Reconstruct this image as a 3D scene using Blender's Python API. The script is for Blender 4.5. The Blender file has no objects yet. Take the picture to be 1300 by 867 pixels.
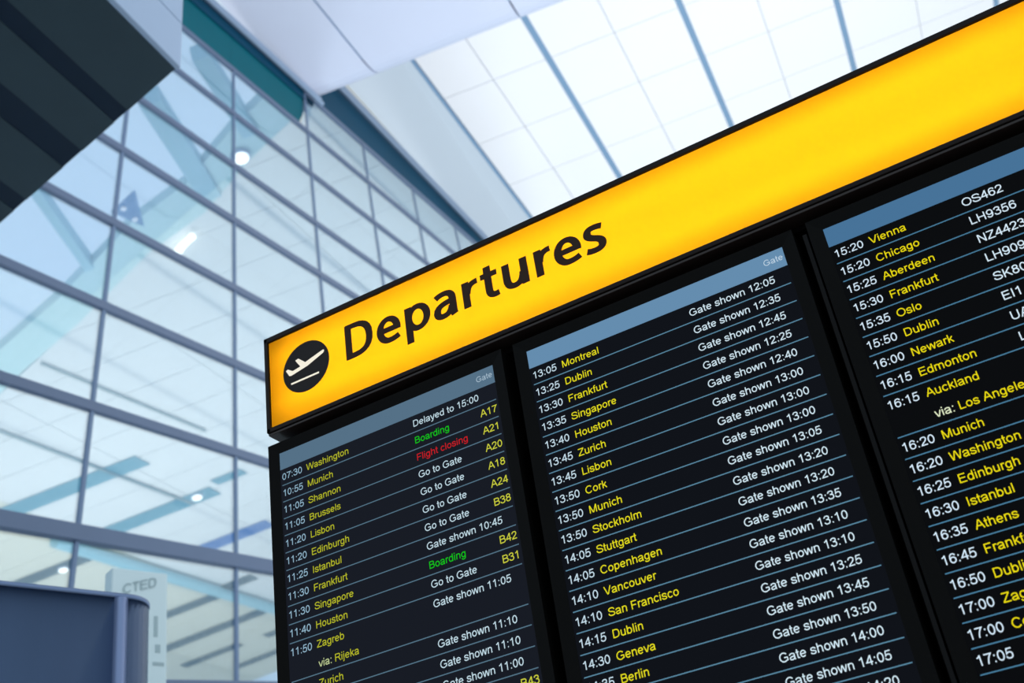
import bpy, bmesh, math
from mathutils import Vector, Matrix
sc = bpy.context.scene
COL = sc.collection
V = Vector

# ---------------------------------------------------------------- camera
CAM = V((1.57955, -2.07126, -1.36457))
RIGHT, UP, FWD = V((.86419, .48224, -.1436)), V((.36517, -.40476, .83834)), V((-.34616, .77693, .52589))
cd = bpy.data.cameras.new('camera'); cam = bpy.data.objects.new('camera', cd); COL.objects.link(cam)
M = Matrix.Identity(4)
for i in range(3):
    M[i][0], M[i][1], M[i][2], M[i][3] = RIGHT[i], UP[i], -FWD[i], CAM[i]
cam.matrix_world = M
cd.sensor_width = 36; cd.lens = 1509.6 / 1300 * 36
cd.clip_start = .05; cd.clip_end = 500
cd.dof.use_dof = True; cd.dof.focus_distance = 2.62; cd.dof.aperture_fstop = 4.6
sc.camera = cam

# ---------------------------------------------------------------- world, lights, exposure
w = bpy.data.worlds.new('sky'); sc.world = w; w.use_nodes = True
bg = w.node_tree.nodes['Background']; bg.inputs[0].default_value = (.70, .86, 1, 1); bg.inputs[1].default_value = 1.0
FLOOR = CAM.z - 1.6
def area(name, loc, target, size, power, color=(1, 1, 1)):
    d = bpy.data.lights.new(name, 'AREA'); d.shape = 'SQUARE'; d.size = size; d.energy = power; d.color = color
    o = bpy.data.objects.new(name, d); COL.objects.link(o); o.location = loc
    o.rotation_euler = (V(target) - V(loc)).to_track_quat('-Z', 'Y').to_euler()
    return o
area('ceiling_fill', (9, 8, FLOOR + 2.6), (4, 22, 20), 5, 1950, (1, .97, .96))  # this and the next: unseen fill lights added to whiten the ceiling
area('ceiling_fill', (3, 20, FLOOR + 2.6), (-2, 28, 20), 5, 1900, (1, .97, .96))
area('canopy_fill', (-24, 22, FLOOR + 2.6), (-22, 30, 16), 8, 3900, (1, .95, .91))  # unseen fill light added to brighten the canopy underside
vs = sc.view_settings
vs.view_transform = 'Standard'; vs.look = 'None'; vs.exposure = 0; vs.gamma = 1; vs.use_curve_mapping = False

# ---------------------------------------------------------------- materials
def s2l(c):
    return tuple((x / 255 / 12.92 if x / 255 <= .04045 else ((x / 255 + .055) / 1.055) ** 2.4) for x in c)
MATS = {}
def mat(name, rgb, rough=.5, metal=0, spec=.5, noise=0, nscale=6, bump=0, stretch=None):
    if name in MATS: return MATS[name]
    m = bpy.data.materials.new(name); m.use_nodes = True; nt = m.node_tree
    b = nt.nodes['Principled BSDF']; c = s2l(rgb)
    b.inputs['Base Color'].default_value = (*c, 1); b.inputs['Roughness'].default_value = rough
    b.inputs['Metallic'].default_value = metal; b.inputs['Specular IOR Level'].default_value = spec
    if noise or bump:
        tc = nt.nodes.new('ShaderNodeTexCoord'); mp = nt.nodes.new('ShaderNodeMapping'); nz = nt.nodes.new('ShaderNodeTexNoise')
        nt.links.new(tc.outputs['Object'], mp.inputs[0]); nt.links.new(mp.outputs[0], nz.inputs['Vector'])
        nz.inputs['Scale'].default_value = nscale; nz.inputs['Detail'].default_value = 4
        if stretch: mp.inputs['Scale'].default_value = stretch
        if noise:
            mx = nt.nodes.new('ShaderNodeMix'); mx.data_type = 'RGBA'
            mx.inputs[6].default_value = (*[x * (1 - noise) for x in c], 1); mx.inputs[7].default_value = (*[min(1, x * (1 + noise)) for x in c], 1)
            nt.links.new(nz.outputs[0], mx.inputs[0]); nt.links.new(mx.outputs[2], b.inputs['Base Color'])
        if bump:
            bp = nt.nodes.new('ShaderNodeBump'); bp.inputs['Strength'].default_value = bump; bp.inputs['Distance'].default_value = .01
            nt.links.new(nz.outputs[0], bp.inputs['Height']); nt.links.new(bp.outputs[0], b.inputs['Normal'])
    MATS[name] = m; return m
def glow(name, rgb, k=1.0):
    if name in MATS: return MATS[name]
    m = bpy.data.materials.new(name); m.use_nodes = True; nt = m.node_tree
    b = nt.nodes['Principled BSDF']
    b.inputs['Base Color'].default_value = (.004, .004, .004, 1); b.inputs['Specular IOR Level'].default_value = 0; b.inputs['Roughness'].default_value = .6
    b.inputs['Emission Color'].default_value = (*s2l(rgb), 1); b.inputs['Emission Strength'].default_value = k
    MATS[name] = m; return m
def glass(name, tint, refl=.5):
    m = bpy.data.materials.new(name); m.use_nodes = True; nt = m.node_tree; nt.nodes.clear()
    o = nt.nodes.new('ShaderNodeOutputMaterial'); t = nt.nodes.new('ShaderNodeBsdfTransparent'); g = nt.nodes.new('ShaderNodeBsdfGlossy')
    mx = nt.nodes.new('ShaderNodeMixShader'); f = nt.nodes.new('ShaderNodeFresnel'); ml = nt.nodes.new('ShaderNodeMath'); ml.operation = 'MULTIPLY'
    ml.inputs[1].default_value = refl; f.inputs[0].default_value = 1.45
    t.inputs[0].default_value = (*s2l(tint), 1); g.inputs['Roughness'].default_value = .04; g.inputs['Color'].default_value = (.92, .98, 1, 1)
    nt.links.new(f.outputs[0], ml.inputs[0]); nt.links.new(ml.outputs[0], mx.inputs[0]); nt.links.new(t.outputs[0], mx.inputs[1]); nt.links.new(g.outputs[0], mx.inputs[2])
    nt.links.new(mx.outputs[0], o.inputs[0]); MATS[name] = m; return m

FRAME = mat('frame_black', (24, 17, 14), .35, 0, .10)
BEZEL = mat('bezel_black', (13, 12, 11), .45, 0, .04)
DARKGAP = mat('gap_black', (6, 4, 4), .8, 0, .02)
STEEL = mat('slate_aluminium', (92, 108, 134), .45, .1, .4, .05, 3)
MULL = mat('slate_mullion', (104, 124, 152), .45, .1, .4, .05, 3)
CEIL = mat('white_ceiling', (246, 247, 250), .85, 0, .1, .008, .8)
JOINT = mat('ceiling_joint', (220, 227, 237), .9, 0, .1)
SEAM = mat('ceiling_seam', (128, 160, 190), .8, 0, .1)
COVE = mat('cove_blue_white', (196, 208, 218), .7, 0, .2, .02, .5)
BULK = mat('bulkhead_lilac', (208, 216, 236), .6, 0, .25, .02, .4)
TEAL = mat('spandrel_teal', (4, 96, 108), .5, 0, .05, .15, .5)
TEAL2 = mat('spandrel_deep', (4, 66, 92), .5, 0, .05, .15, .5)
RAIL = mat('rail_metal', (150, 170, 195), .3, .4, .5)
CANOPY = mat('canopy_panel', (224, 224, 220), .8, 0, .1, .03, .6, stretch=(1, 6, 1))
CANOPY2 = mat('canopy_panel_cream', (222, 218, 198), .8, 0, .1, .03, .6)
SLOT = mat('canopy_slot', (66, 138, 156), .7, 0, .2, .1, 1)
SLOTD = mat('canopy_slot_grey', (44, 74, 84), .7, 0, .2, .1, 1)
SLOTB = mat('canopy_slot_blue', (0, 92, 166), .6, 0, .2, .1, 1)
BEAM = mat('beam_cyan', (150, 196, 205), .6, 0, .3, .06, 1)
PALE = mat('reflection_fascia', (186, 218, 216), .7, 0, .2, .05, .6)
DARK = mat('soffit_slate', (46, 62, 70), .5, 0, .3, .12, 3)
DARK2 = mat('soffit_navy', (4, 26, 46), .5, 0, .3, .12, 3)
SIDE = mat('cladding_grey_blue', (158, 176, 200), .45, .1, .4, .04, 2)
METAL = mat('brushed_steel', (84, 104, 134), .22, .9, .5, .06, 12, .04, (1, 1, .06))
METALD = mat('shadow_joint', (32, 50, 68), .5, .3, .3)
FLOORM = mat('pale_terrazzo', (196, 196, 192), .35, 0, .4, .05, 4)
WPANEL = mat('white_panel', (216, 230, 230), .5, 0, .3, .02, 2)
GREYINK = mat('grey_lettering', (166, 184, 186), .6)
GLASS = glass('facade_glass', (236, 244, 250), .45)
LAMP = glow('lamp_white', (255, 250, 235), 3)
BLUEF = mat('blue_pennant', (24, 112, 164), .6)
INK = mat('black_brown_ink', (46, 27, 14), .5, 0, .12)
DISC = mat('black_vinyl', (30, 26, 25), .5, 0, .12)
CREAM = glow('cream_backlit', (250, 244, 226), .95)

# ---------------------------------------------------------------- builders
class MB:
    def __init__(s): s.v = []; s.f = []; s.m = []
    def poly(s, pts, mi=0):
        b = len(s.v); s.v += [tuple(p) for p in pts]; s.f.append(tuple(range(b, b + len(pts)))); s.m.append(mi)
    def hexa(s, c, mi=0):                       # eight corners: 0-3 one face, 4-7 the opposite one
        b = len(s.v); s.v += [tuple(p) for p in c]
        for q in ((0, 3, 2, 1), (4, 5, 6, 7), (0, 1, 5, 4), (1, 2, 6, 5), (2, 3, 7, 6), (3, 0, 4, 7)):
            s.f.append(tuple(b + i for i in q)); s.m.append(mi)
    def box(s, o, a, b, c, mi=0):               # origin and three edge vectors
        o, a, b, c = V(o), V(a), V(b), V(c)
        s.hexa([o, o + a, o + a + b, o + b, o + c, o + a + c, o + a + b + c, o + b + c], mi)
    def slab(s, pts, d, mi=0):                  # prism: polygon swept by d
        n = len(pts); b = len(s.v); d = V(d)
        s.v += [tuple(V(p)) for p in pts] + [tuple(V(p) + d) for p in pts]
        s.f.append(tuple(range(b, b + n))[::-1]); s.m.append(mi); s.f.append(tuple(range(b + n, b + 2 * n))); s.m.append(mi)
        for i in range(n):
            j = (i + 1) % n; s.f.append((b + i, b + j, b + n + j, b + n + i)); s.m.append(mi)
    def tube(s, p, q, r, k=10, mi=0):
        p, q = V(p), V(q); z = (q - p).normalized(); x = z.orthogonal().normalized(); y = z.cross(x); b = len(s.v)
        for e in (p, q):
            for i in range(k):
                a = 2 * math.pi * i / k; s.v.append(tuple(e + x * r * math.cos(a) + y * r * math.sin(a)))
        for i in range(k):
            j = (i + 1) % k; s.f.append((b + i, b + j, b + k + j, b + k + i)); s.m.append(mi)
        s.f.append(tuple(range(b, b + k))[::-1]); s.m.append(mi); s.f.append(tuple(range(b + k, b + 2 * k))); s.m.append(mi)
    def mesh(s, name, mats):
        me = bpy.data.meshes.new(name); me.from_pydata(s.v, [], s.f)
        for m in (mats if isinstance(mats, (list, tuple)) else [mats]): me.materials.append(m)
        me.polygons.foreach_set('material_index', s.m)
        bm = bmesh.new(); bm.from_mesh(me); bmesh.ops.recalc_face_normals(bm, faces=bm.faces); bm.to_mesh(me); bm.free()
        return me
    def build(s, name, mats, parent=None, bevel=0):
        o = bpy.data.objects.new(name, s.mesh(name, mats)); COL.objects.link(o)
        if parent: o.parent = parent
        if bevel:
            b = o.modifiers.new('bevel', 'BEVEL'); b.width = bevel; b.segments = 2; b.limit_method = 'ANGLE'
        return o
def empty(name, loc=(0, 0, 0)):
    o = bpy.data.objects.new(name, None); COL.objects.link(o); o.location = loc; o.empty_display_size = .2; return o
def tag(o, label=None, cat=None, group=None, kind=None):
    if label: o['label'] = label
    if cat: o['category'] = cat
    if group: o['group'] = group
    if kind: o['kind'] = kind
    return o

# ---------------------------------------------------------------- frames of reference of the hall
FP, FR, FV, FN = V((-7.0448, 8.41304, 7.10301)), V((-.09918, .97519, .1979)), V((-.12577, -.20957, .96967)), V((.98709, .07129, .14344))
def fac(s, t, d=0): return FP + FR * s + FV * t + FN * d           # the glass facade: along, up, inward
RO, RS, RC = V((-8.06641, 16.57609, 19.95044)), V((-.09797, .99485, .02604)), V((.93781, .30221, .17083))
RN = V((.16589, .04213, -.98524))                                  # out of the ceiling, downward
def roof(a, c, d=0): return RO + RS * a + RC * c + RN * d          # the ceiling plane: along, across, below
BQ = V((-8.79495, 13.45989, 16.63861))
def bulk(a, c, d=0): return BQ + RS * a + RC * c + RN * d

# ---------------------------------------------------------------- floor
m = MB(); m.box((-70, -30, FLOOR - .3), (130, 0, 0), (0, 130, 0), (0, 0, .3)); tag(m.build('floor', FLOORM), kind='structure')

# ---------------------------------------------------------------- ceiling of white panels
ceil = MB(); ceil.box(roof(-12.4, -.02, -.06), RS * 42, RC * 27, -RN * .15)
ceil = tag(ceil.build('ceiling', JOINT), kind='structure')
cl = [0, 1.42, 2.93, 4.73, 6.55, 8.45, 10.46, 12.6, 14.9, 17.2, 19.6, 22.1, 24.6]
al = [1.55 + 2.1 * k for k in range(-6, 12)]
for i in range(len(cl) - 1):
    g0 = .085 if i % 2 == 0 else .010; g1 = .010 if i % 2 == 0 else .085
    for j in range(len(al) - 1):
        a0, a1, c0, c1 = al[j] + .010, al[j + 1] - .010, cl[i] + g0, cl[i + 1] - g1
        p = MB(); p.box(roof(a0, c0, -.05), RS * (a1 - a0), RC * (c1 - c0), RN * .05); p.build('ceiling_panel', CEIL, ceil)
for i in range(2, len(cl), 2):
    p = MB(); p.box(roof(-12, cl[i] - .08, -.05), RS * 40, RC * .16, RN * .045); p.build('ceiling_seam', SEAM, ceil)
p = MB(); p.box(roof(-12, -.06, -.05), RS * 40, RC * .12, RN * .06); p.build('ceiling_edge', SEAM, ceil)

# cove between the facade head and the ceiling
R0, R1 = V((-9.26106, 15.24577, 18.95863)), V((-9.78346, 22.21581, 19.08965))
rd = (R1 - R0).normalized()
def rail(x, d=0): return R0 + rd * x + FN * d
m = MB(); m.slab([rail(-5, .03), rail(20, .03), roof(22, -.02, .0), roof(-4, -.02, .0)], (0, 0, .12))
tag(m.build('trim_1', COVE), kind='structure')

# near bulkhead under the ceiling
m = MB(); th = 1.1
def prof(c0, c1, mb):
    pr = [(-11, 0), (-.62, 0), (-.42, -.03), (-.22, -.11), (.02, -.27), (.26, -.50), (.36, -.75), (.36, -th), (-11, -th)]
    n = len(pr)
    for k in range(n):
        (a, d), (a2, d2) = pr[k], pr[(k + 1) % n]
        mb.poly([bulk(a, c0, d), bulk(a2, c0, d2), bulk(a2, c1, d2), bulk(a, c1, d)])
    mb.poly([bulk(a, c0, d) for a, d in pr]); mb.poly([bulk(a, c1, d) for a, d in pr])
bk = tag(empty('trim_2', tuple(bulk(0, 0))), kind='structure')
for c0, c1 in ((-.12, 1.33), (1.37, 4.6), (4.64, 8.2)):
    mb = MB(); prof(c0, c1, mb); o = mb.build('bulkhead_panel', BULK); o.parent = bk; o.matrix_parent_inverse = Matrix.Translation(-bulk(0, 0))
mb = MB(); mb.box(bulk(-11, -.1, -.05), RS * 10.3, RC * 8.2, -RN * .3); o = mb.build('bulkhead_core', SEAM); o.parent = bk; o.matrix_parent_inverse = Matrix.Translation(-bulk(0, 0))

# ---------------------------------------------------------------- glass facade on the left
wall = tag(empty('wall_left', tuple(FP)), kind='structure')
PIN = Matrix.Translation(-FP)
def onwall(mb, name, mt, bevel=0):
    o = mb.build(name, mt, None, bevel); o.parent = wall; o.matrix_parent_inverse = PIN; return o
rows = [-8.7, -7.3, -5.9, -4.43, -2.95, -1.45, -.01, 1.41, 2.87, 4.21, 5.62, 6.96]
TOP = 8.33
def cs(j, t): return 2.58 * j - .03 + .45 * t
JN, JF, JC = -4, 8, 1                       # column 1 is where the lower head ends and the higher one begins
for k, t in enumerate(rows):
    h = .095 if t <= -2.9 else (.070 if t < 3 else .062)
    d = .05 if t <= -2.9 else .03
    s0, s1 = cs(JN, t), cs(JF, t)
    mb = MB(); mb.box(fac(s0, t - h * .9, -.03), FR * (s1 - s0), FV * h * 1.8, FN * (d + .03)); onwall(mb, 'transom', STEEL, .01)
mb = MB(); s0, s1 = cs(JC, TOP), cs(JF, TOP); mb.box(fac(s0, TOP - .055, -.03), FR * (s1 - s0), FV * .11, FN * .06); onwall(mb, 'transom', STEEL, .01)
for j in range(JN, JF + 1):
    t0, t1 = rows[0], (TOP if j >= JC else rows[-1])
    mb = MB(); a = FR * .45 + FV
    mb.box(fac(cs(j, t0) - .030, t0, -.015), a * (t1 - t0), FR * .060, FN * .03); onwall(mb, 'mullion', MULL, .008)
tt = rows + [TOP]
for j in range(JN, JF):
    for k in range(len(tt) - 1):
        t0, t1 = tt[k], tt[k + 1]
        if t1 == TOP and j < JC: continue
        mb = MB(); mb.hexa([fac(cs(j, t0), t0, -.012), fac(cs(j + 1, t0), t0, -.012), fac(cs(j + 1, t1), t1, -.012), fac(cs(j, t1), t1, -.012),
                            fac(cs(j, t0), t0, -.012), fac(cs(j + 1, t0), t0, -.012), fac(cs(j + 1, t1), t1, -.012), fac(cs(j, t1), t1, -.012)][:4] +
                           [fac(cs(j, t0), t0, .0), fac(cs(j + 1, t0), t0, .0), fac(cs(j + 1, t1), t1, .0), fac(cs(j, t1), t1, .0)])
        onwall(mb, 'glass_pane', GLASS)
mb = MB(); mb.slab([fac(5.46, 7.0, 0), fac(cs(1, 7.0), 7.0, 0), fac(cs(1, TOP), TOP, 0), fac(6.75, 8.4, 0)], -FN * .012); onwall(mb, 'glass_pane', GLASS)
# dark spandrels: near (below the bulkhead) and far (tapering under the sloping rail)
def railt(s): return 9.86 - .11 * (s - 8.93)
for j in range(JN, JC):
    mb = MB(); e = cs(j + 1, 6.96) + (.25 if j == JC - 1 else 0)
    tA, tB = 8.75, 8.62
    e2 = e + .45 * 1.6
    if j == JC - 1: e, e2 = 5.42, 6.85
    mb.slab([fac(cs(j, 6.96) + .01, 7.04, -.03), fac(e, 7.04, -.03), fac(e2, tB, -.03), fac(cs(j, 6.96) + .01 + .45 * 1.7, tA, -.03)], -FN * .06)
    onwall(mb, 'spandrel_panel', TEAL)
mb = MB(); mb.slab([fac(cs(JN, 8), 8.1, .0), fac(6.5, 8.05, .0), fac(6.75, 8.42, .0), fac(cs(JN, 8), 8.75, .0)], -FN * .02); onwall(mb, 'spandrel_head', TEAL2)
for j in range(JC, JF):
    a0, a1 = cs(j, TOP), cs(j + 1, TOP)
    if a0 > 21: break
    mb = MB(); q = [fac(a0, TOP + .08, -.03), fac(a1, TOP + .08, -.03), fac(a1, max(TOP + .1, railt(a1)), -.03), fac(a0, railt(a0), -.03)]
    mb.slab(q, -FN * .06); onwall(mb, 'spandrel_panel', TEAL2)
mb = MB()
for off, rr_ in ((.0, .035), (.13, .05)):
    mb.tube(fac(cs(JN, 8), 8.78 - off, .08), fac(6.9, 8.44 - off, .08), rr_)
onwall(mb, 'head_rail', RAIL)
mb = MB()
for off, rr_ in ((-.02, .04), (.2, .05)):
    mb.tube(fac(7.0, railt(7.0) - off, .08), fac(21, railt(21) - off, .08), rr_)
onwall(mb, 'head_rail', RAIL)

# ---------------------------------------------------------------- canopy beyond the glass
can = tag(empty('entrance_canopy', tuple(roof(12, -16))), 'pale panelled canopy with long dark slots, seen through the glass wall', 'canopy')
CIN = Matrix.Translation(-roof(12, -16))
def oncan(mb, name, mt, label=None):
    o = mb.build(name, mt); o.parent = can; o.matrix_parent_inverse = CIN
    if label: o['label'] = label
    return o
edge = [(-.6, -1.6), (.0, -2.75), (1.09, -5.01), (2.25, -6.93), (2.89, -8.91), (4.53, -12.14), (5.57, -14.58), (9.3, -22), (13, -29)]  # outline shaped to imitate a reflection boundary in the facade glass
def edge_c(a):
    for (a0, c0), (a1, c1) in zip(edge, edge[1:]):
        if a0 <= a <= a1: return c0 + (c1 - c0) * (a - a0) / (a1 - a0)
    return edge[-1][1] if a > edge[-1][0] else edge[0][1]
bays = [-.5, 1.3, 3.0, 4.8, 6.6, 8.4, 10.2, 11.9, 13.75, 15.6, 17.45, 19.3, 21.15, 23.0, 24.85, 26.5, 28.0, 29.2, 31.2, 33.5]
for i in range(len(bays) - 1):
    a0, a1 = bays[i] + .012, bays[i + 1] - .012
    e0, e1 = max(-29, edge_c(a0)), max(-29, edge_c(a1))
    cuts = [-.4, -5.4, -11, -16, -19.9, -24.6, -29]
    for c1, c0 in zip(cuts, cuts[1:]):
        lo, hi = c0 + .012, c1 - .012
        rect = [(a0, lo), (a1, lo), (a1, hi), (a0, hi)]; fe = lambda q: q[1] - (e0 + (e1 - e0) * (q[0] - a0) / (a1 - a0)); pts = []
        for q, q2 in zip(rect, rect[1:] + rect[:1]):          # keep the side of the bay that lies inside the canopy edge
            f1, f2 = fe(q), fe(q2)
            if f1 >= 0: pts.append(q)
            if f1 * f2 < 0: u = f1 / (f1 - f2); pts.append((q[0] + (q2[0] - q[0]) * u, q[1] + (q2[1] - q[1]) * u))
        if len(pts) < 3: continue
        mb = MB(); mb.slab([roof(a, c, -.02) for a, c in pts], -RN * .1); oncan(mb, 'canopy_panel', CANOPY if c1 > -19 else CANOPY2)
for (p, q) in zip(edge[1:], edge[2:]):
    mb = MB(); mb.slab([roof(p[0], p[1], 0), roof(q[0], q[1], 0), roof(q[0] - 1.25, q[1] + .35, .0), roof(p[0] - 1.25, p[1] + .35, .0)], -RN * .3)
    oncan(mb, 'reflection_fascia', PALE)  # coloured band continuing the imitated glass reflection along that edge
for a, wd, c0, c1, mt in ((12.1, .78, -20.6, -15.5, SLOT), (15.62, .74, -19.5, -15.2, SLOT), (15.1, .45, -14.9, -13.8, SLOT), (19.35, .7, -18.6, -15.35, SLOTB), (16.75, .62, -23.8, -20.5, SLOTD),
                          (23.5, .6, -24.0, -20.0, SLOTD), (26.5, .62, -25.5, -19.65, SLOTD), (28.9, .5, -25.2, -22.5, SLOTD), (29.1, .5, -21.4, -18.5, SLOTD), (31.2, .5, -24.1, -20.4, SLOTD), (23.1, .6, -19.6, -18.3, SLOTD)):
    mb = MB(); mb.box(roof(a - wd / 2, c0, 0), RS * wd, RC * (c1 - c0), RN * .03); oncan(mb, 'ceiling_slot', mt, 'bright blue slot' if mt is SLOTB else None)
mb = MB(); mb.tube(roof(14.5, -20.45, .25), roof(34, -18.6, .25), .22, 14); oncan(mb, 'edge_tube', BEAM, 'pale cyan round tube')
for a0, c0, a1, c1, wd in ((7.3, -17.1, 15.9, -16.2, .055), (5.5, -14.0, 11.8, -13.1, .045)):
    mb = MB(); mb.tube(roof(a0, c0, .05), roof(a1, c1, .05), wd, 8); oncan(mb, 'cover_strip', mat('strip_grey', (128, 148, 150), .7))
for a0, c0, a1, c1, wd in ((-1.9, -5.6, 1.8, -6.45, .26), (-2.6, -3.9, .2, -4.4, .2), (-3.5, -8.6, 2.6, -10.4, .12)):  # bars added to imitate teal reflections of the roof in the glass
    mb = MB(); mb.box(roof(a0, c0 - wd, .1), roof(a1, c1) - roof(a0, c0), RC * wd * 2, -RN * .5); oncan(mb, 'reflection_rib', BEAM)
def lamp(a, c, r, label, name='ceiling_light', group=None):
    t = tag(empty(name, tuple(roof(a, c, .0))), label, 'ceiling light', group)
    inv = Matrix.Translation(-roof(a, c, 0))
    mb = MB(); mb.tube(roof(a, c, .02), roof(a, c, .1), r * 1.25, 16); o = mb.build('housing', RAIL); o.parent = t; o.matrix_parent_inverse = inv
    mb = MB(); mb.tube(roof(a, c, .1), roof(a, c, .13), r, 16); o = mb.build('diffuser', LAMP); o.parent = t; o.matrix_parent_inverse = inv
lamp(.78, -5.03, .2, 'bright round lamp under the canopy edge near the dark soffit, highest of the three')
lamp(15.48, -15.8, .17, 'small round lamp on the teal slot left of the board, middle of the three')
lamp(16.81, -21.84, .16, 'small round lamp in the slot just above the steel pylon, lowest of the three')
t = tag(empty('linear_light', tuple(roof(2.95, -8.05, .1))), 'short curved white strip light below the blue pennant, behind the glass', 'strip light')
mb = MB(); mb.tube(roof(3.25, -8.45, .15), roof(2.95, -8.05, .15), .10); mb.tube(roof(2.95, -8.05, .15), roof(2.75, -7.6, .15), .09)
o = mb.build('diffuser', LAMP); o.parent = t; o.matrix_parent_inverse = Matrix.Translation(-roof(2.95, -8.05, .1))
# small blue pennant hanging behind the glass
pa, pb, pc = roof(1.15, -8.65), roof(.75, -7.75), roof(2.05, -8.4)
pa, pb, pc = (q + V((.43, -.53, -.45)) for q in (pa, pb, pc))
t = tag(empty('blue_pennant', tuple(pb)), 'small blue triangular pennant with white spots behind the glass', 'pennant')
inv = Matrix.Translation(-pb)
mb = MB(); mb.slab([pa, pb, pc], -RN * .03); o = mb.build('cloth', BLUEF); o.parent = t; o.matrix_parent_inverse = inv
for x, y in ((.62, .12), (.15, .3)):
    ctr = pa + (pb - pa) * y + (pc - pa) * x
    mb = MB(); mb.tube(ctr, ctr + RN * .04, .07, 12); o = mb.build('spot', mat('white_spot', (250, 250, 250), .6)); o.parent = t; o.matrix_parent_inverse = inv

# ---------------------------------------------------------------- dark box (walkway) at top left
K = V((-2.71277, 2.55907, 5.04916)); kr = V((-.09918, .97519, 0)); ke = V((-2.05542, .39241, 0)); ku = V((-.15476, .19345, .96883))
wk = tag(empty('overhead_walkway', tuple(K)), 'dark slate underside and grey-blue side of the walkway at top left', 'walkway')
KIN = Matrix.Translation(-K)
def onk(mb, name, mt, label=None, bevel=0):
    o = mb.build(name, mt, None, bevel); o.parent = wk; o.matrix_parent_inverse = KIN
    if label: o['label'] = label
    return o
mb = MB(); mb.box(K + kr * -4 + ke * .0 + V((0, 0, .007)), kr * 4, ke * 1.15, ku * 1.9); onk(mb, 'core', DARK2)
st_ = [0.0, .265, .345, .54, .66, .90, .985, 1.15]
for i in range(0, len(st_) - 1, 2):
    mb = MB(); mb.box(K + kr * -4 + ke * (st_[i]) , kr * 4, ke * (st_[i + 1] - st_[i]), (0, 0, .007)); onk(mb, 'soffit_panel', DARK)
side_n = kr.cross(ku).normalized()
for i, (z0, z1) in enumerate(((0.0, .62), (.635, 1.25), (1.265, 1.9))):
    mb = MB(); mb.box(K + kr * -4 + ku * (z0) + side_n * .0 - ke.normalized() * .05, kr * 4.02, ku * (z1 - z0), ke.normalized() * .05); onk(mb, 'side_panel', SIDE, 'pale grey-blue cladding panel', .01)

# ---------------------------------------------------------------- brushed steel pylon at bottom left
KC, H = V((-1.96507, 1.62272, .64545)), V((.40153, .91585, 0)); Hn = V((-.91585, .40153, 0))
py = tag(empty('steel_pylon', (KC.x, KC.y, FLOOR)), 'tall brushed steel pylon with rounded corner, bottom left in front of the glass', 'pylon')
PI_ = Matrix.Translation(-V((KC.x, KC.y, FLOOR)))
def pylon(z0, z1, grow, name, mt):
    R = .14; pts = []
    Wd, Dp = 1.5, .75
    corners = [(-R, R, 270), (-R, Dp - R, 0), (-Wd + R, Dp - R, 90), (-Wd + R, R, 180)]
    for cx_, cy_, a0 in corners:
        for k in range(9):
            a = math.radians(a0 + 90 * k / 8); pts.append((cx_ + (R + grow) * math.cos(a), cy_ + (R + grow) * math.sin(a)))
    P3 = [V((KC.x, KC.y, z0)) + H * .045 + H * x + Hn * y for x, y in pts]
    mb = MB(); mb.slab(P3, (0, 0, z1 - z0)); o = mb.build(name, mt); o.parent = py; o.matrix_parent_inverse = PI_
    for f in o.data.polygons: f.use_smooth = len(f.vertices) == 4
    return o
pylon(FLOOR, KC.z - .02, 0, 'body', METAL)
pylon(KC.z - .02, KC.z, .003, 'top_cap', mat('cap_steel', (120, 136, 168), .35, .6))
mb = MB(); q0 = V((KC.x, KC.y, 0)) + H * -.125 + Hn * .016; mb.tube(V((q0.x, q0.y, FLOOR)), V((q0.x, q0.y, KC.z - .021)), .034, 24)  # added lighter tube imitating the bright reflected band along the rounded corner
o = mb.build('edge_tube', mat('corner_highlight', (150, 166, 204), .3, .75)); o.parent = py; o.matrix_parent_inverse = PI_
for f in o.data.polygons: f.use_smooth = len(f.vertices) == 4
# pale sign post behind the pylon with faint lettering
WC = V((-3.46256, 3.33892, 1.68617))
t = tag(empty('wayfinding_post', (WC.x, WC.y, FLOOR)), 'pale blue-white signpost with faint grey lettering behind the steel pylon', 'sign')
inv = Matrix.Translation(-V((WC.x, WC.y, FLOOR)))
mb = MB(); mb.box(V((WC.x, WC.y, FLOOR)) - H * .36, H * .36, Hn * .12, (0, 0, WC.z - FLOOR)); o = mb.build('panel', WPANEL, None, .01); o.parent = t; o.matrix_parent_inverse = inv
for x, z, wd, hh in ((-.085, -.42, .022, .13), (-.075, -.52, .03, .05), (-.09, -.60, .07, .02)):
    mb = MB(); mb.box(WC + H * x + V((0, 0, z)) - Hn * .004, H * wd, Hn * .004, (0, 0, hh)); o = mb.build('pictogram', GREYINK); o.parent = t; o.matrix_parent_inverse = inv
SIGNPOST = (t, inv)

# ---------------------------------------------------------------- stroke lettering
GL = {}
def G(ch, adv, *strokes): GL[ch] = (adv, strokes)
G(' ', 278)
G('0', 556, 'E 278 348 192 318'); G('1', 556, 'M 325 0 L 325 716', 'M 325 680 Q 262 585 115 535')
G('2', 556, 'M 82 500 Q 90 670 275 670 Q 462 670 462 512 Q 462 400 280 255 Q 110 125 88 44 L 512 44')
G('3', 556, 'M 82 520 Q 110 670 265 670 Q 440 670 440 530 Q 440 388 215 388', 'M 240 388 Q 472 388 472 210 Q 472 33 270 33 Q 90 33 68 190')
G('4', 556, 'M 394 0 L 394 716', 'M 385 690 L 62 212 L 528 212')
G('5', 556, 'M 486 672 L 160 672 L 108 340 Q 185 430 290 430 Q 468 425 468 235 Q 468 33 270 33 Q 90 33 68 190')
G('6', 556, 'M 470 530 Q 440 672 300 672 Q 86 672 86 300', 'E 282 232 192 200'); G('7', 556, 'M 45 660 L 505 660 Q 255 380 222 0')
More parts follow.
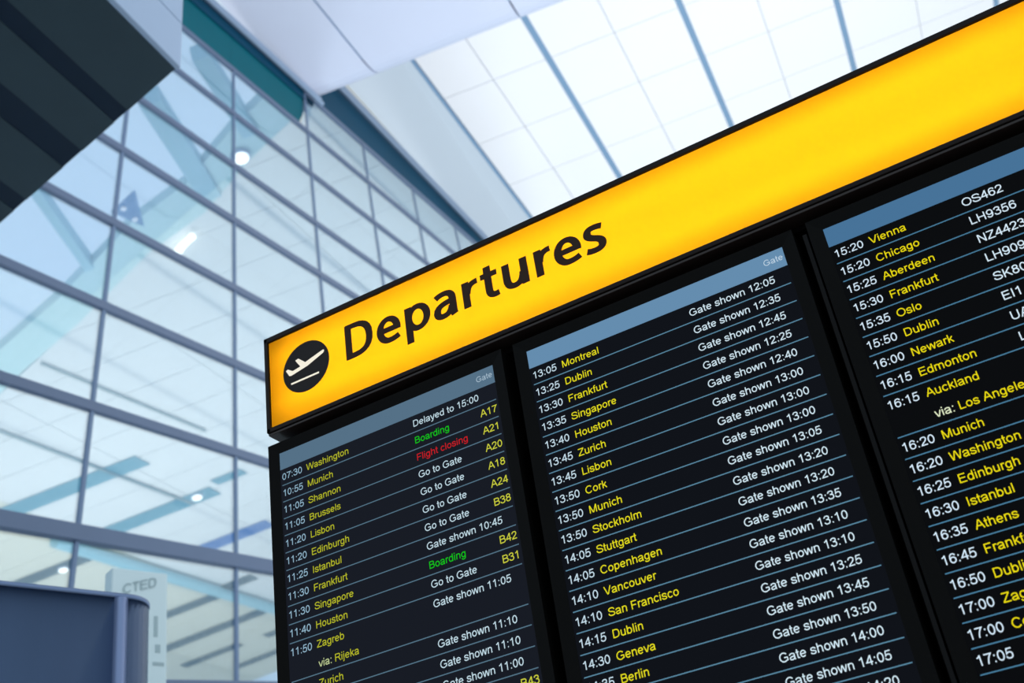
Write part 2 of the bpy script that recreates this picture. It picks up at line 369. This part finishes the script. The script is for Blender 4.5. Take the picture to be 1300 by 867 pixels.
G('8', 556, 'E 278 532 166 140', 'E 278 212 192 180'); G('9', 556, 'E 274 472 192 200', 'M 84 175 Q 110 32 255 32 Q 470 32 470 400')
G(':', 278, 'M 139 0 L 139 104', 'M 139 415 L 139 519')
G('a', 556, 'M 72 360 Q 92 486 270 486 Q 436 486 436 350 L 436 130 Q 436 45 480 0', 'M 436 292 Q 400 268 250 250 Q 84 225 84 138 Q 84 33 225 33 Q 430 33 436 215')
G('b', 556, 'M 110 0 L 110 716', 'E 282 260 186 227'); G('c', 500, 'A 275 260 190 227 36 322'); G('d', 556, 'M 446 0 L 446 716', 'E 272 260 186 227')
G('e', 556, 'M 85 268 L 472 268', 'A 278 260 194 227 2 320'); G('f', 278, 'M 135 0 L 135 580 Q 135 675 235 675 L 282 668', 'M 18 482 L 258 482')
G('g', 556, 'E 268 260 184 227', 'M 442 519 L 442 20 Q 442 -172 255 -172 Q 88 -172 78 -55'); G('h', 556, 'M 110 0 L 110 716', 'M 110 300 Q 115 486 285 486 Q 446 486 446 330 L 446 0')
G('i', 222, 'M 111 0 L 111 519', 'M 111 616 L 111 716'); G('j', 222, 'M 111 519 L 111 -80 Q 111 -175 15 -168', 'M 111 616 L 111 716')
G('k', 500, 'M 110 0 L 110 716', 'M 425 519 L 125 215', 'M 220 320 L 452 0'); G('l', 222, 'M 111 0 L 111 716')
G('m', 833, 'M 110 0 L 110 519', 'M 110 320 Q 115 486 255 486 Q 416 486 416 340 L 416 0', 'M 416 320 Q 422 486 565 486 Q 722 486 722 330 L 722 0')
G('n', 556, 'M 110 0 L 110 519', 'M 110 300 Q 115 486 285 486 Q 446 486 446 330 L 446 0'); G('o', 556, 'E 278 260 194 227')
G('p', 556, 'M 110 -199 L 110 519', 'E 284 260 186 227'); G('r', 333, 'M 110 0 L 110 519', 'M 110 270 Q 115 480 245 478 L 335 462')
G('s', 500, 'M 420 365 Q 400 486 250 486 Q 85 486 85 378 Q 85 290 250 262 Q 428 232 428 145 Q 428 33 250 33 Q 80 33 62 160')
G('t', 278, 'M 130 690 L 130 140 Q 130 38 215 42 L 264 48', 'M 15 482 L 260 482'); G('u', 556, 'M 110 519 L 110 190 Q 110 33 270 33 Q 436 33 446 210', 'M 446 0 L 446 519')
G('v', 500, 'M 42 519 L 232 10', 'M 268 10 L 458 519'); G('w', 722, 'M 40 519 L 190 10', 'M 200 10 L 350 519', 'M 372 519 L 522 10', 'M 532 10 L 682 519')
G('y', 500, 'M 42 519 L 235 10', 'M 458 519 L 250 -70 Q 212 -172 110 -165 L 60 -158')
G('A', 667, 'M 42 0 L 318 716', 'M 349 716 L 625 0', 'M 150 255 L 517 255'); G('B', 667, 'M 120 0 L 120 716', 'M 120 44 L 370 44 Q 588 44 588 208 Q 588 378 370 378 L 120 378', 'M 120 672 L 350 672 Q 540 672 540 525 Q 540 378 350 378')
G('C', 722, 'A 380 358 296 325 36 322'); G('D', 722, 'M 125 0 L 125 716', 'M 125 44 L 330 44 Q 625 44 625 358 Q 625 672 330 672 L 125 672')
G('E', 667, 'M 125 0 L 125 716', 'M 125 672 L 600 672', 'M 125 375 L 565 375', 'M 125 44 L 615 44'); G('F', 611, 'M 125 0 L 125 716', 'M 125 672 L 572 672', 'M 125 350 L 510 350')
G('G', 778, 'A 385 358 305 325 38 318', 'M 405 332 L 690 332', 'M 668 332 L 668 90', 'M 612 141 L 690 95'); G('H', 722, 'M 125 0 L 125 716', 'M 597 0 L 597 716', 'M 125 370 L 597 370')
G('I', 278, 'M 139 0 L 139 716'); G('K', 667, 'M 120 0 L 120 716', 'M 600 716 L 130 255', 'M 275 410 L 630 0'); G('L', 556, 'M 120 0 L 120 716', 'M 120 44 L 532 44')
G('M', 833, 'M 118 0 L 118 716', 'M 128 716 L 402 20', 'M 430 20 L 705 716', 'M 715 0 L 715 716'); G('N', 722, 'M 122 0 L 122 716', 'M 130 716 L 592 0', 'M 600 0 L 600 716')
G('O', 778, 'E 389 358 312 325'); G('R', 722, 'M 125 0 L 125 716', 'M 125 672 L 430 672 Q 612 672 612 520 Q 612 365 420 365 L 125 365', 'M 400 365 Q 500 330 672 0')
G('S', 667, 'M 575 510 Q 550 674 335 674 Q 100 674 100 520 Q 100 415 335 365 Q 602 310 602 192 Q 602 42 340 42 Q 90 42 70 235'); G('T', 611, 'M 305 0 L 305 716', 'M 30 672 L 580 672')
G('U', 722, 'M 122 716 L 122 280 Q 122 34 360 34 Q 600 34 600 280 L 600 716'); G('V', 667, 'M 40 716 L 315 10', 'M 352 10 L 627 716')
G('W', 944, 'M 45 716 L 225 10', 'M 250 10 L 455 716', 'M 490 716 L 695 10', 'M 720 10 L 900 716'); G('Z', 611, 'M 40 672 L 570 672', 'M 545 660 L 60 50', 'M 35 44 L 582 44')

def path(s):
    tk = s.split(); i = 0; pts = []; closed = False
    while i < len(tk):
        c = tk[i]
        if c in 'ML': pts.append((float(tk[i + 1]), float(tk[i + 2]))); i += 3
        elif c == 'Q':
            x1, y1, x2, y2 = map(float, tk[i + 1:i + 5]); x0, y0 = pts[-1]
            for k in range(1, 7):
                u = k / 6; pts.append(((1 - u) ** 2 * x0 + 2 * u * (1 - u) * x1 + u * u * x2, (1 - u) ** 2 * y0 + 2 * u * (1 - u) * y1 + u * u * y2))
            i += 5
        elif c in 'EA':
            cx, cy, rx, ry = map(float, tk[i + 1:i + 5]); a0, a1 = (0, 360) if c == 'E' else (float(tk[i + 5]), float(tk[i + 6])); n = 24
            for k in range(n if c == 'E' else n + 1):
                a = math.radians(a0 + (a1 - a0) * k / n); pts.append((cx + rx * math.cos(a), cy + ry * math.sin(a)))
            closed = c == 'E'; i += 5 if c == 'E' else 7
    return pts, closed
def ribbon(mb, pts, closed, hx, hy, put, mi=0):
    n = len(pts); L, Rr = [], []
    for i in range(n):
        if closed: p, q = pts[i - 1], pts[(i + 1) % n]
        else: p, q = pts[max(0, i - 1)], pts[min(n - 1, i + 1)]
        x, y = pts[i]
        if (closed or 0 < i < n - 1):
            a = V((x - p[0], y - p[1])).normalized(); b = V((q[0] - x, q[1] - y)).normalized(); d = (a + b)
            d = d.normalized() if d.length > 1e-6 else a
            k = 1 / max(.45, d.dot(a))
        else: d = V((q[0] - p[0], q[1] - p[1])).normalized(); k = 1
        nx, ny = -d.y, d.x; hw = (hx * nx * nx + hy * ny * ny) * k
        L.append(put(x + nx * hw, y + ny * hw)); Rr.append(put(x - nx * hw, y - ny * hw))
    b = len(mb.v); mb.v += L + Rr
    for i in range(n if closed else n - 1):
        j = (i + 1) % n; mb.f.append((b + i, b + n + i, b + n + j, b + j)); mb.m.append(mi)
PC = {}
def text(mb, s, x, y, em, z=-.0012, mi=0, hw=44, right=False):
    """letters on the board's local X-Z plane (facing -Y); y is the baseline"""
    if right: x -= sum(GL[c][0] for c in s) * em / 1000
    for c in s:
        adv, strokes = GL[c]
        for st in strokes:
            if st not in PC: PC[st] = path(st)
            pts, cl_ = PC[st]; e = em / 1000; x0 = x
            ribbon(mb, pts, cl_, hw, hw, lambda px, py: (x0 + px * e, z, y + py * e), mi)
        x += adv * em / 1000
    return x

# faint letters on the signpost
t, inv = SIGNPOST
mb = MB(); text(mb, 'CTED', 0, 0, .085, 0, 0, 60)
mb.v = [tuple(WC - H * .29 + V((0, 0, -.17)) + (H * .94 + V((0, 0, .32))) * v[0] + V((0, 0, 1)) * v[2] - Hn * .006) for v in mb.v]
o = mb.build('lettering', GREYINK); o.parent = t; o.matrix_parent_inverse = inv

# ---------------------------------------------------------------- the flight displays
U = .6                                        # metres per screen width; local X right, Z up, Y away from the viewer
ROW, G_, V1, HB = .07165, 1.14438, .14582, .07543
HT = 1.80                                      # screen height in screen widths
def place(o, x, z, roll, sx=1.0):
    # roll is clockwise as the viewer sees it
    o.matrix_world = Matrix.Translation((x, 0, z)) @ Matrix.Rotation(roll, 4, 'Y') @ Matrix.Diagonal((U, U, U * sx, 1))
LAB = ['leftmost flight display, Washington at top, statuses such as Boarding in green',
       'middle flight display, Montreal at top, Gate shown down its right column',
       'rightmost flight display, Vienna at top, flight codes such as OS462 beside the cities']
TONE = [dict(tm=(146, 182, 204), w=(196, 222, 234), y=(182, 186, 38), hd=(84, 112, 134), hdt=(172, 194, 210), ln=(84, 116, 136), bk=(25, 29, 39)),
        dict(tm=(200, 224, 238), w=(212, 234, 246), y=(232, 224, 28), hd=(100, 140, 174), hdt=(196, 216, 232), ln=(88, 134, 160), bk=(15, 18, 25)),
        dict(tm=(214, 234, 250), w=(216, 236, 250), y=(238, 222, 14), hd=(70, 114, 152), hdt=(196, 216, 232), ln=(72, 124, 156), bk=(8, 9, 11))]
GS = 'Gate shown '
DATA = [
 [('07:30', 'Washington', 'Delayed to 15:00', None, ''), ('10:55', 'Munich', 'Boarding', 'A17', 'g'), ('11:05', 'Shannon', 'Flight closing', 'A21', 'r'), ('11:05', 'Brussels', 'Go to Gate', 'A20', ''),
  ('11:20', 'Lisbon', 'Go to Gate', 'A18', ''), ('11:20', 'Edinburgh', 'Go to Gate', 'A24', ''), ('11:25', 'Istanbul', 'Go to Gate', 'B38', ''), ('11:30', 'Frankfurt', GS + '10:45', None, ''),
  ('11:30', 'Singapore', 'Boarding', 'B42', 'g'), ('11:40', 'Houston', 'Go to Gate', 'B31', ''), ('11:50', 'Zagreb', GS + '11:05', None, ''), (None, 'via:Rijeka', None, None, ''),
  (None, 'Zurich', GS + '11:10', None, ''), (None, None, GS + '11:10', None, ''), (None, None, GS + '11:00', None, ''), (None, None, None, 'B43', '')],
 [('13:05', 'Montreal', GS + '12:05', None, ''), ('13:25', 'Dublin', GS + '12:35', None, ''), ('13:30', 'Frankfurt', GS + '12:45', None, ''), ('13:35', 'Singapore', GS + '12:25', None, ''),
  ('13:40', 'Houston', GS + '12:40', None, ''), ('13:45', 'Zurich', GS + '13:00', None, ''), ('13:45', 'Lisbon', GS + '13:00', None, ''), ('13:50', 'Cork', GS + '13:00', None, ''),
  ('13:50', 'Munich', GS + '13:05', None, ''), ('13:50', 'Stockholm', GS + '13:20', None, ''), ('14:05', 'Stuttgart', GS + '13:20', None, ''), ('14:05', 'Copenhagen', GS + '13:35', None, ''),
  ('14:10', 'Vancouver', GS + '13:10', None, ''), ('14:10', 'San Francisco', GS + '13:10', None, ''), ('14:15', 'Dublin', GS + '13:25', None, ''), ('14:30', 'Geneva', GS + '13:45', None, ''),
  ('14:35', 'Berlin', GS + '13:50', None, ''), (None, None, GS + '14:00', None, ''), (None, None, GS + '14:05', None, ''), (None, None, GS + '14:20', None, '')],
 [('15:20', 'Vienna', 'OS462', None, 'c'), ('15:20', 'Chicago', 'LH9356', None, 'c'), ('15:25', 'Aberdeen', 'NZ4423', None, 'c'), ('15:30', 'Frankfurt', 'LH909', None, 'c'), ('15:35', 'Oslo', 'SK80', None, 'c'),
  ('15:50', 'Dublin', 'EI1', None, 'c'), ('16:00', 'Newark', 'UA', None, 'c'), ('16:15', 'Edmonton', 'L', None, 'c'), ('16:15', 'Auckland', None, None, ''), (None, 'via:Los Angeles', None, None, ''),
  ('16:20', 'Munich', None, None, ''), ('16:20', 'Washington', None, None, ''), ('16:25', 'Edinburgh', None, None, ''), ('16:30', 'Istanbul', None, None, ''), ('16:35', 'Athens', None, None, ''),
  ('16:45', 'Frankfurt', None, None, ''), ('16:50', 'Dublin', None, None, ''), ('17:00', 'Zagreb', None, None, ''), ('17:00', 'Cork', None, None, ''), ('17:05', None, None, None, '')]]
OFF = [(0, 0, 0), (.00436, .00692, .0), (.00988, .00666, .0065)]
for s in range(3):
    T = TONE[s]; dy, roll, hs = OFF[s]
    d = tag(empty('flight_display'), LAB[s], 'flight display', 'flight displays under the Departures sign')
    place(d, s * G_ * U, -dy * U, roll, 1 + hs)
    # housing behind, bezel ring in front
    mb = MB(); mb.box((-.047, .014, -HT - .047), (1.094, 0, 0), (0, .16, 0), (0, 0, HT + .0935)); mb.build('housing', BEZEL, d, .004)
    mb = MB(); o_, i_, y0, y1 = .0475, 0, -.010, .016
    ring = [((-o_, -HT - o_), (1 + o_, -HT - o_), (1, -HT), (0, -HT)), ((1 + o_, -HT - o_), (1 + o_, .045), (1, 0), (1, -HT)), ((1 + o_, .045), (-o_, .045), (0, 0), (1, 0)), ((-o_, .045), (-o_, -HT - o_), (0, -HT), (0, 0))]
    for q in ring:
        inn = [(x, (-.001 if k >= 2 else y0), z) for k, (x, z) in enumerate(q)]
        mid = [(q[0][0], y0, q[0][1]), (q[1][0], y0, q[1][1])]
        mb.hexa([inn[0], inn[1], inn[2], inn[3], (q[0][0], y1, q[0][1]), (q[1][0], y1, q[1][1]), (q[2][0], y1, q[2][1]), (q[3][0], y1, q[3][1])])
    mb.build('bezel', BEZEL, d)
    bk = bpy.data.materials.new('screen_backlight'); bk.use_nodes = True; b = bk.node_tree.nodes['Principled BSDF']
    b.inputs['Base Color'].default_value = (.001, .001, .0012, 1); b.inputs['Roughness'].default_value = .3; b.inputs['Specular IOR Level'].default_value = .02
    b.inputs['Emission Color'].default_value = (*s2l(T['bk']), 1); b.inputs['Emission Strength'].default_value = .75
    mb = MB(); mb.box((0, 0, -HT), (1, 0, 0), (0, .012, 0), (0, 0, HT)); scn = mb.build('screen', bk, d)
    n = 'abc'[s]
    TI = glow('text_time_' + n, T['tm']); GY = glow('text_gate_' + n, tuple(min(255, c + 24) for c in T['y']))
    WH, YE = glow('text_white_' + n, T['w']), glow('text_yellow_' + n, T['y'])
    mb = MB(); mb.box((.001, -.0006, -HB), (.998, 0, 0), (0, .0006, 0), (0, 0, HB - .001)); mb.build('header_bar', glow('header_' + n, T['hd']), scn)
    if s < 2:
        mb = MB(); text(mb, 'Gate', .993, -.0485, .0325, -.0014, 0, 38, True); mb.build('header_text', glow('header_text_' + n, T['hdt']), scn)
    LN = glow('rule_line_' + n, T['ln']); lm = None
    for k in range(23):
        if DATA[s][k + 1:k + 2] and DATA[s][k + 1][1] and DATA[s][k + 1][1].startswith('via'): continue
        z = -(V1 + ROW * k)
        if lm is None:
            mb = MB(); mb.box((.008, -.0006, -.0017), (.984, 0, 0), (0, .0006, 0), (0, 0, .0034)); lm = mb.mesh('row_line', LN)
        o = bpy.data.objects.new('row_line', lm); COL.objects.link(o); o.parent = scn; o.location = (0, 0, z)
    for k, (tm, ds, stt, gt, fl) in enumerate(DATA[s]):
        base = -(V1 + ROW * k) + .0222
        if tm: mb = MB(); text(mb, tm, .0085, base, .0400, -.0012); mb.build('time_text', TI, scn)
        if ds and ds.startswith('via:'):
            mb = MB(); x = text(mb, 'via:', .132, base, .0388); o = mb.build('via_text', glow('text_pale_' + n, (190, 206, 150) if s == 0 else (226, 236, 200)), scn)
            mb = MB(); text(mb, ds[4:], x + .0095, base, .0388); mb.build('destination_text', YE, scn)
        elif ds: mb = MB(); text(mb, ds, .1285, base, .0388); mb.build('destination_text', YE, scn)
        if stt:
            mt = {'g': glow('text_green', (16, 196, 20)), 'r': glow('text_red', (204, 26, 34))}.get(fl, WH)
            mb = MB(); text(mb, stt, .431 if fl == 'c' else .6300, base, .0415 if fl == 'c' else .0388)
            o = mb.build('flight_code_text' if fl == 'c' else 'status_text', mt, scn)
            if fl in ('g', 'r'): o['label'] = ('green' if fl == 'g' else 'red') + ' status reading ' + stt
        if gt: mb = MB(); text(mb, gt, .991, base, .0400, -.0012, 0, 44, True); mb.build('gate_text', GY, scn)

# ---------------------------------------------------------------- the yellow Departures light box
sg = tag(empty('departures_sign'), 'long yellow backlit sign reading Departures above the flight displays', 'sign')
place(sg, 0, 0, .00498)
VT, YT, YB, VB, UL, YL, UR = .56203, .53919, .1250, .0940, -.0500, -.03148, 3.36
def bar(x0, x1, z0, z1, y0, y1, name, mt, par, bevel=.002):
    mb = MB(); mb.box((x0, y0, z0), (x1 - x0, 0, 0), (0, y1 - y0, 0), (0, 0, z1 - z0)); return mb.build(name, mt, par, bevel)
bar(UL, UR, YT, VT, -.012, .20, 'frame_rail', FRAME, sg)
bar(UL, UR, .106, YB, -.012, .20, 'frame_rail', FRAME, sg)
bar(UL + .004, UR, VB, .1045, -.006, .20, 'drip_rail', mat('ridge_black', (40, 30, 27), .3, 0, .3), sg)
bar(UL, YL, .106, VT, -.012, .20, 'end_cap', FRAME, sg)
bar(UR - .02, UR, .106, VT, -.012, .20, 'end_cap', FRAME, sg)
LBX = mat('lightbox_white', (235, 235, 230), .8, 0, .1)
bar(UL + .005, UR, .11, VT - .005, .195, .21, 'back_panel', LBX, sg)
# translucent acrylic face lit by fluorescent tubes behind it
fm = bpy.data.materials.new('yellow_acrylic'); fm.use_nodes = True; nt = fm.node_tree; nt.nodes.clear()
out = nt.nodes.new('ShaderNodeOutputMaterial'); tr = nt.nodes.new('ShaderNodeBsdfTranslucent'); df = nt.nodes.new('ShaderNodeBsdfDiffuse'); mx = nt.nodes.new('ShaderNodeMixShader')
tr.inputs[0].default_value = (1, .41, .006, 1); df.inputs[0].default_value = (.8, .4, .01, 1); mx.inputs[0].default_value = .12
nt.links.new(tr.outputs[0], mx.inputs[1]); nt.links.new(df.outputs[0], mx.inputs[2]); nt.links.new(mx.outputs[0], out.inputs[0])
mb = MB(); mb.poly([(YL, 0, YB), (UR - .02, 0, YB), (UR - .02, 0, YT), (YL, 0, YT)]); mb.build('yellow_face', fm, sg)
TUBE = glow('fluorescent_tube', (255, 252, 245), 9.8)
for z in (.225, .44):
    mb = MB(); mb.tube((.0, .10, z), (UR - .05, .10, z), .012, 8); mb.build('lamp_tube', TUBE, sg)
# pictogram
mb = MB(); N = 64; ZC, XC, RR = .3485, .1560, .1180
mb.poly([(XC + RR * math.cos(2 * math.pi * k / N), -.002, ZC + RR * math.sin(2 * math.pi * k / N)) for k in range(N)])
disc = mb.build('pictogram_disc', DISC, sg)
mb = MB()
mb.poly([(x, -.004, -v) for x, v in [(.2525, -.3845), (.2500, -.3900), (.2428, -.3905), (.1547, -.3680), (.1200, -.3998), (.1044, -.3955), (.1287, -.3577), (.0887, -.3515), (.0642, -.3690), (.0542, -.3645), (.0708, -.3341), (.0819, -.3320), (.1644, -.3465), (.2472, -.3760)]])
mb.build('aeroplane_symbol', CREAM, disc)
mb = MB(); mb.poly([(x, -.004, -v) for x, v in [(.0790, -.2880), (.0770, -.2965), (.2200, -.2965), (.2200, -.2880)]]); mb.build('runway_line', CREAM, disc)
# Departures
BASE = .2895; HX, HY = .0165, .0130
LET = [('D', ['M .3738 0 L .3738 .1640', 'M .362 .0115 L .405 .0115 Q .4765 .0115 .4765 .082 Q .4765 .1525 .405 .1525 L .362 .1525']),
 ('e', ['M .525 .0605 L .612 .0605', 'A .5690 .0595 .0415 .0500 -13 270 Q .5980 .0095 .6165 .0190']),
 ('p', ['M .6650 -.048 L .6650 .1195', 'E .7085 .0595 .0430 .0500']),
 ('a', ['M .7965 .1010 Q .812 .1120 .836 .1120 Q .8730 .1120 .8730 .074 L .8730 .022 Q .8730 .010 .8760 0', 'M .873 .069 Q .8000 .069 .7985 .034 Q .7985 .0095 .8250 .0095 Q .858 .0095 .868 .047']),
 ('r', ['M .9345 0 L .9345 .1195', 'M .9390 .060 Q .9430 .108 .9900 .107']),
 ('t', ['M 1.0370 .1500 L 1.0370 .040 Q 1.0370 .0105 1.0640 .0105 L 1.0790 .0130', 'M 1.0040 .1085 L 1.0790 .1085']),
 ('u', ['M 1.1170 .1195 L 1.1170 .050 Q 1.1170 .0105 1.1480 .0105 Q 1.184 .0105 1.190 .060', 'M 1.1955 0 L 1.1955 .1195']),
 ('r', ['M 1.2585 0 L 1.2585 .1195', 'M 1.2630 .060 Q 1.2670 .108 1.3140 .107']),
 ('e', ['M 1.3395 .0605 L 1.4265 .0605', 'A 1.3835 .0595 .0415 .0500 -13 270 Q 1.4125 .0095 1.4310 .0190']),
 ('s', ['M 1.5350 .1060 Q 1.5180 .1120 1.5000 .1120 Q 1.4715 .1120 1.4715 .0880 Q 1.4715 .0740 1.4980 .0630 Q 1.5265 .0520 1.5265 .0330 Q 1.5265 .0100 1.4940 .0100 Q 1.4740 .0100 1.4590 .0165'])]
for ch, strokes in LET:
    mb = MB()
    for q, st in enumerate(strokes):
        pts, cl_ = path(st); ribbon(mb, pts, cl_, HX, HY, lambda px, py: (px, -.003 - q * .0004, BASE + py))
    mb.build('letter', INK, sg)

# ---------------------------------------------------------------- steel frame that carries sign and displays
fr = tag(empty('mounting_frame', (1.0, .12, FLOOR)), 'black steel mounting frame behind the sign and the flight displays', 'frame')
fi = Matrix.Translation((-1.0, -.12, -FLOOR))
def fbar(o, a, b, c, name, mt=DARKGAP):
    mb = MB(); mb.box(o, a, b, c); ob = mb.build(name, mt, None, .001); ob.parent = fr; ob.matrix_parent_inverse = fi; return ob
for x, lean in ((.6395, .0075), (1.3195, .0080)):     # upright in each gap between two displays
    fbar((x, .03, -1.1), (.010, 0, 0), (0, .03, 0), (lean, 0, 1.12), 'upright', mat('upright_black', (20, 17, 16), .4, 0, .12))
fbar((-.024, .130, -1.12), (2.03, 0, 0), (0, .012, 0), (0, 0, 1.44), 'back_plate')
fbar((-.018, .03, .032), (2.0, 0, 0), (0, .10, 0), (0, 0, .010), 'cross_beam')
fbar((-.022, .142, -.9), (2.02, 0, 0), (0, .05, 0), (0, 0, .06), 'cross_beam')
for x in (.35, 1.6):
    fbar((x, .192, FLOOR), (.09, 0, 0), (0, .09, 0), (0, 0, .3 - FLOOR), 'post')
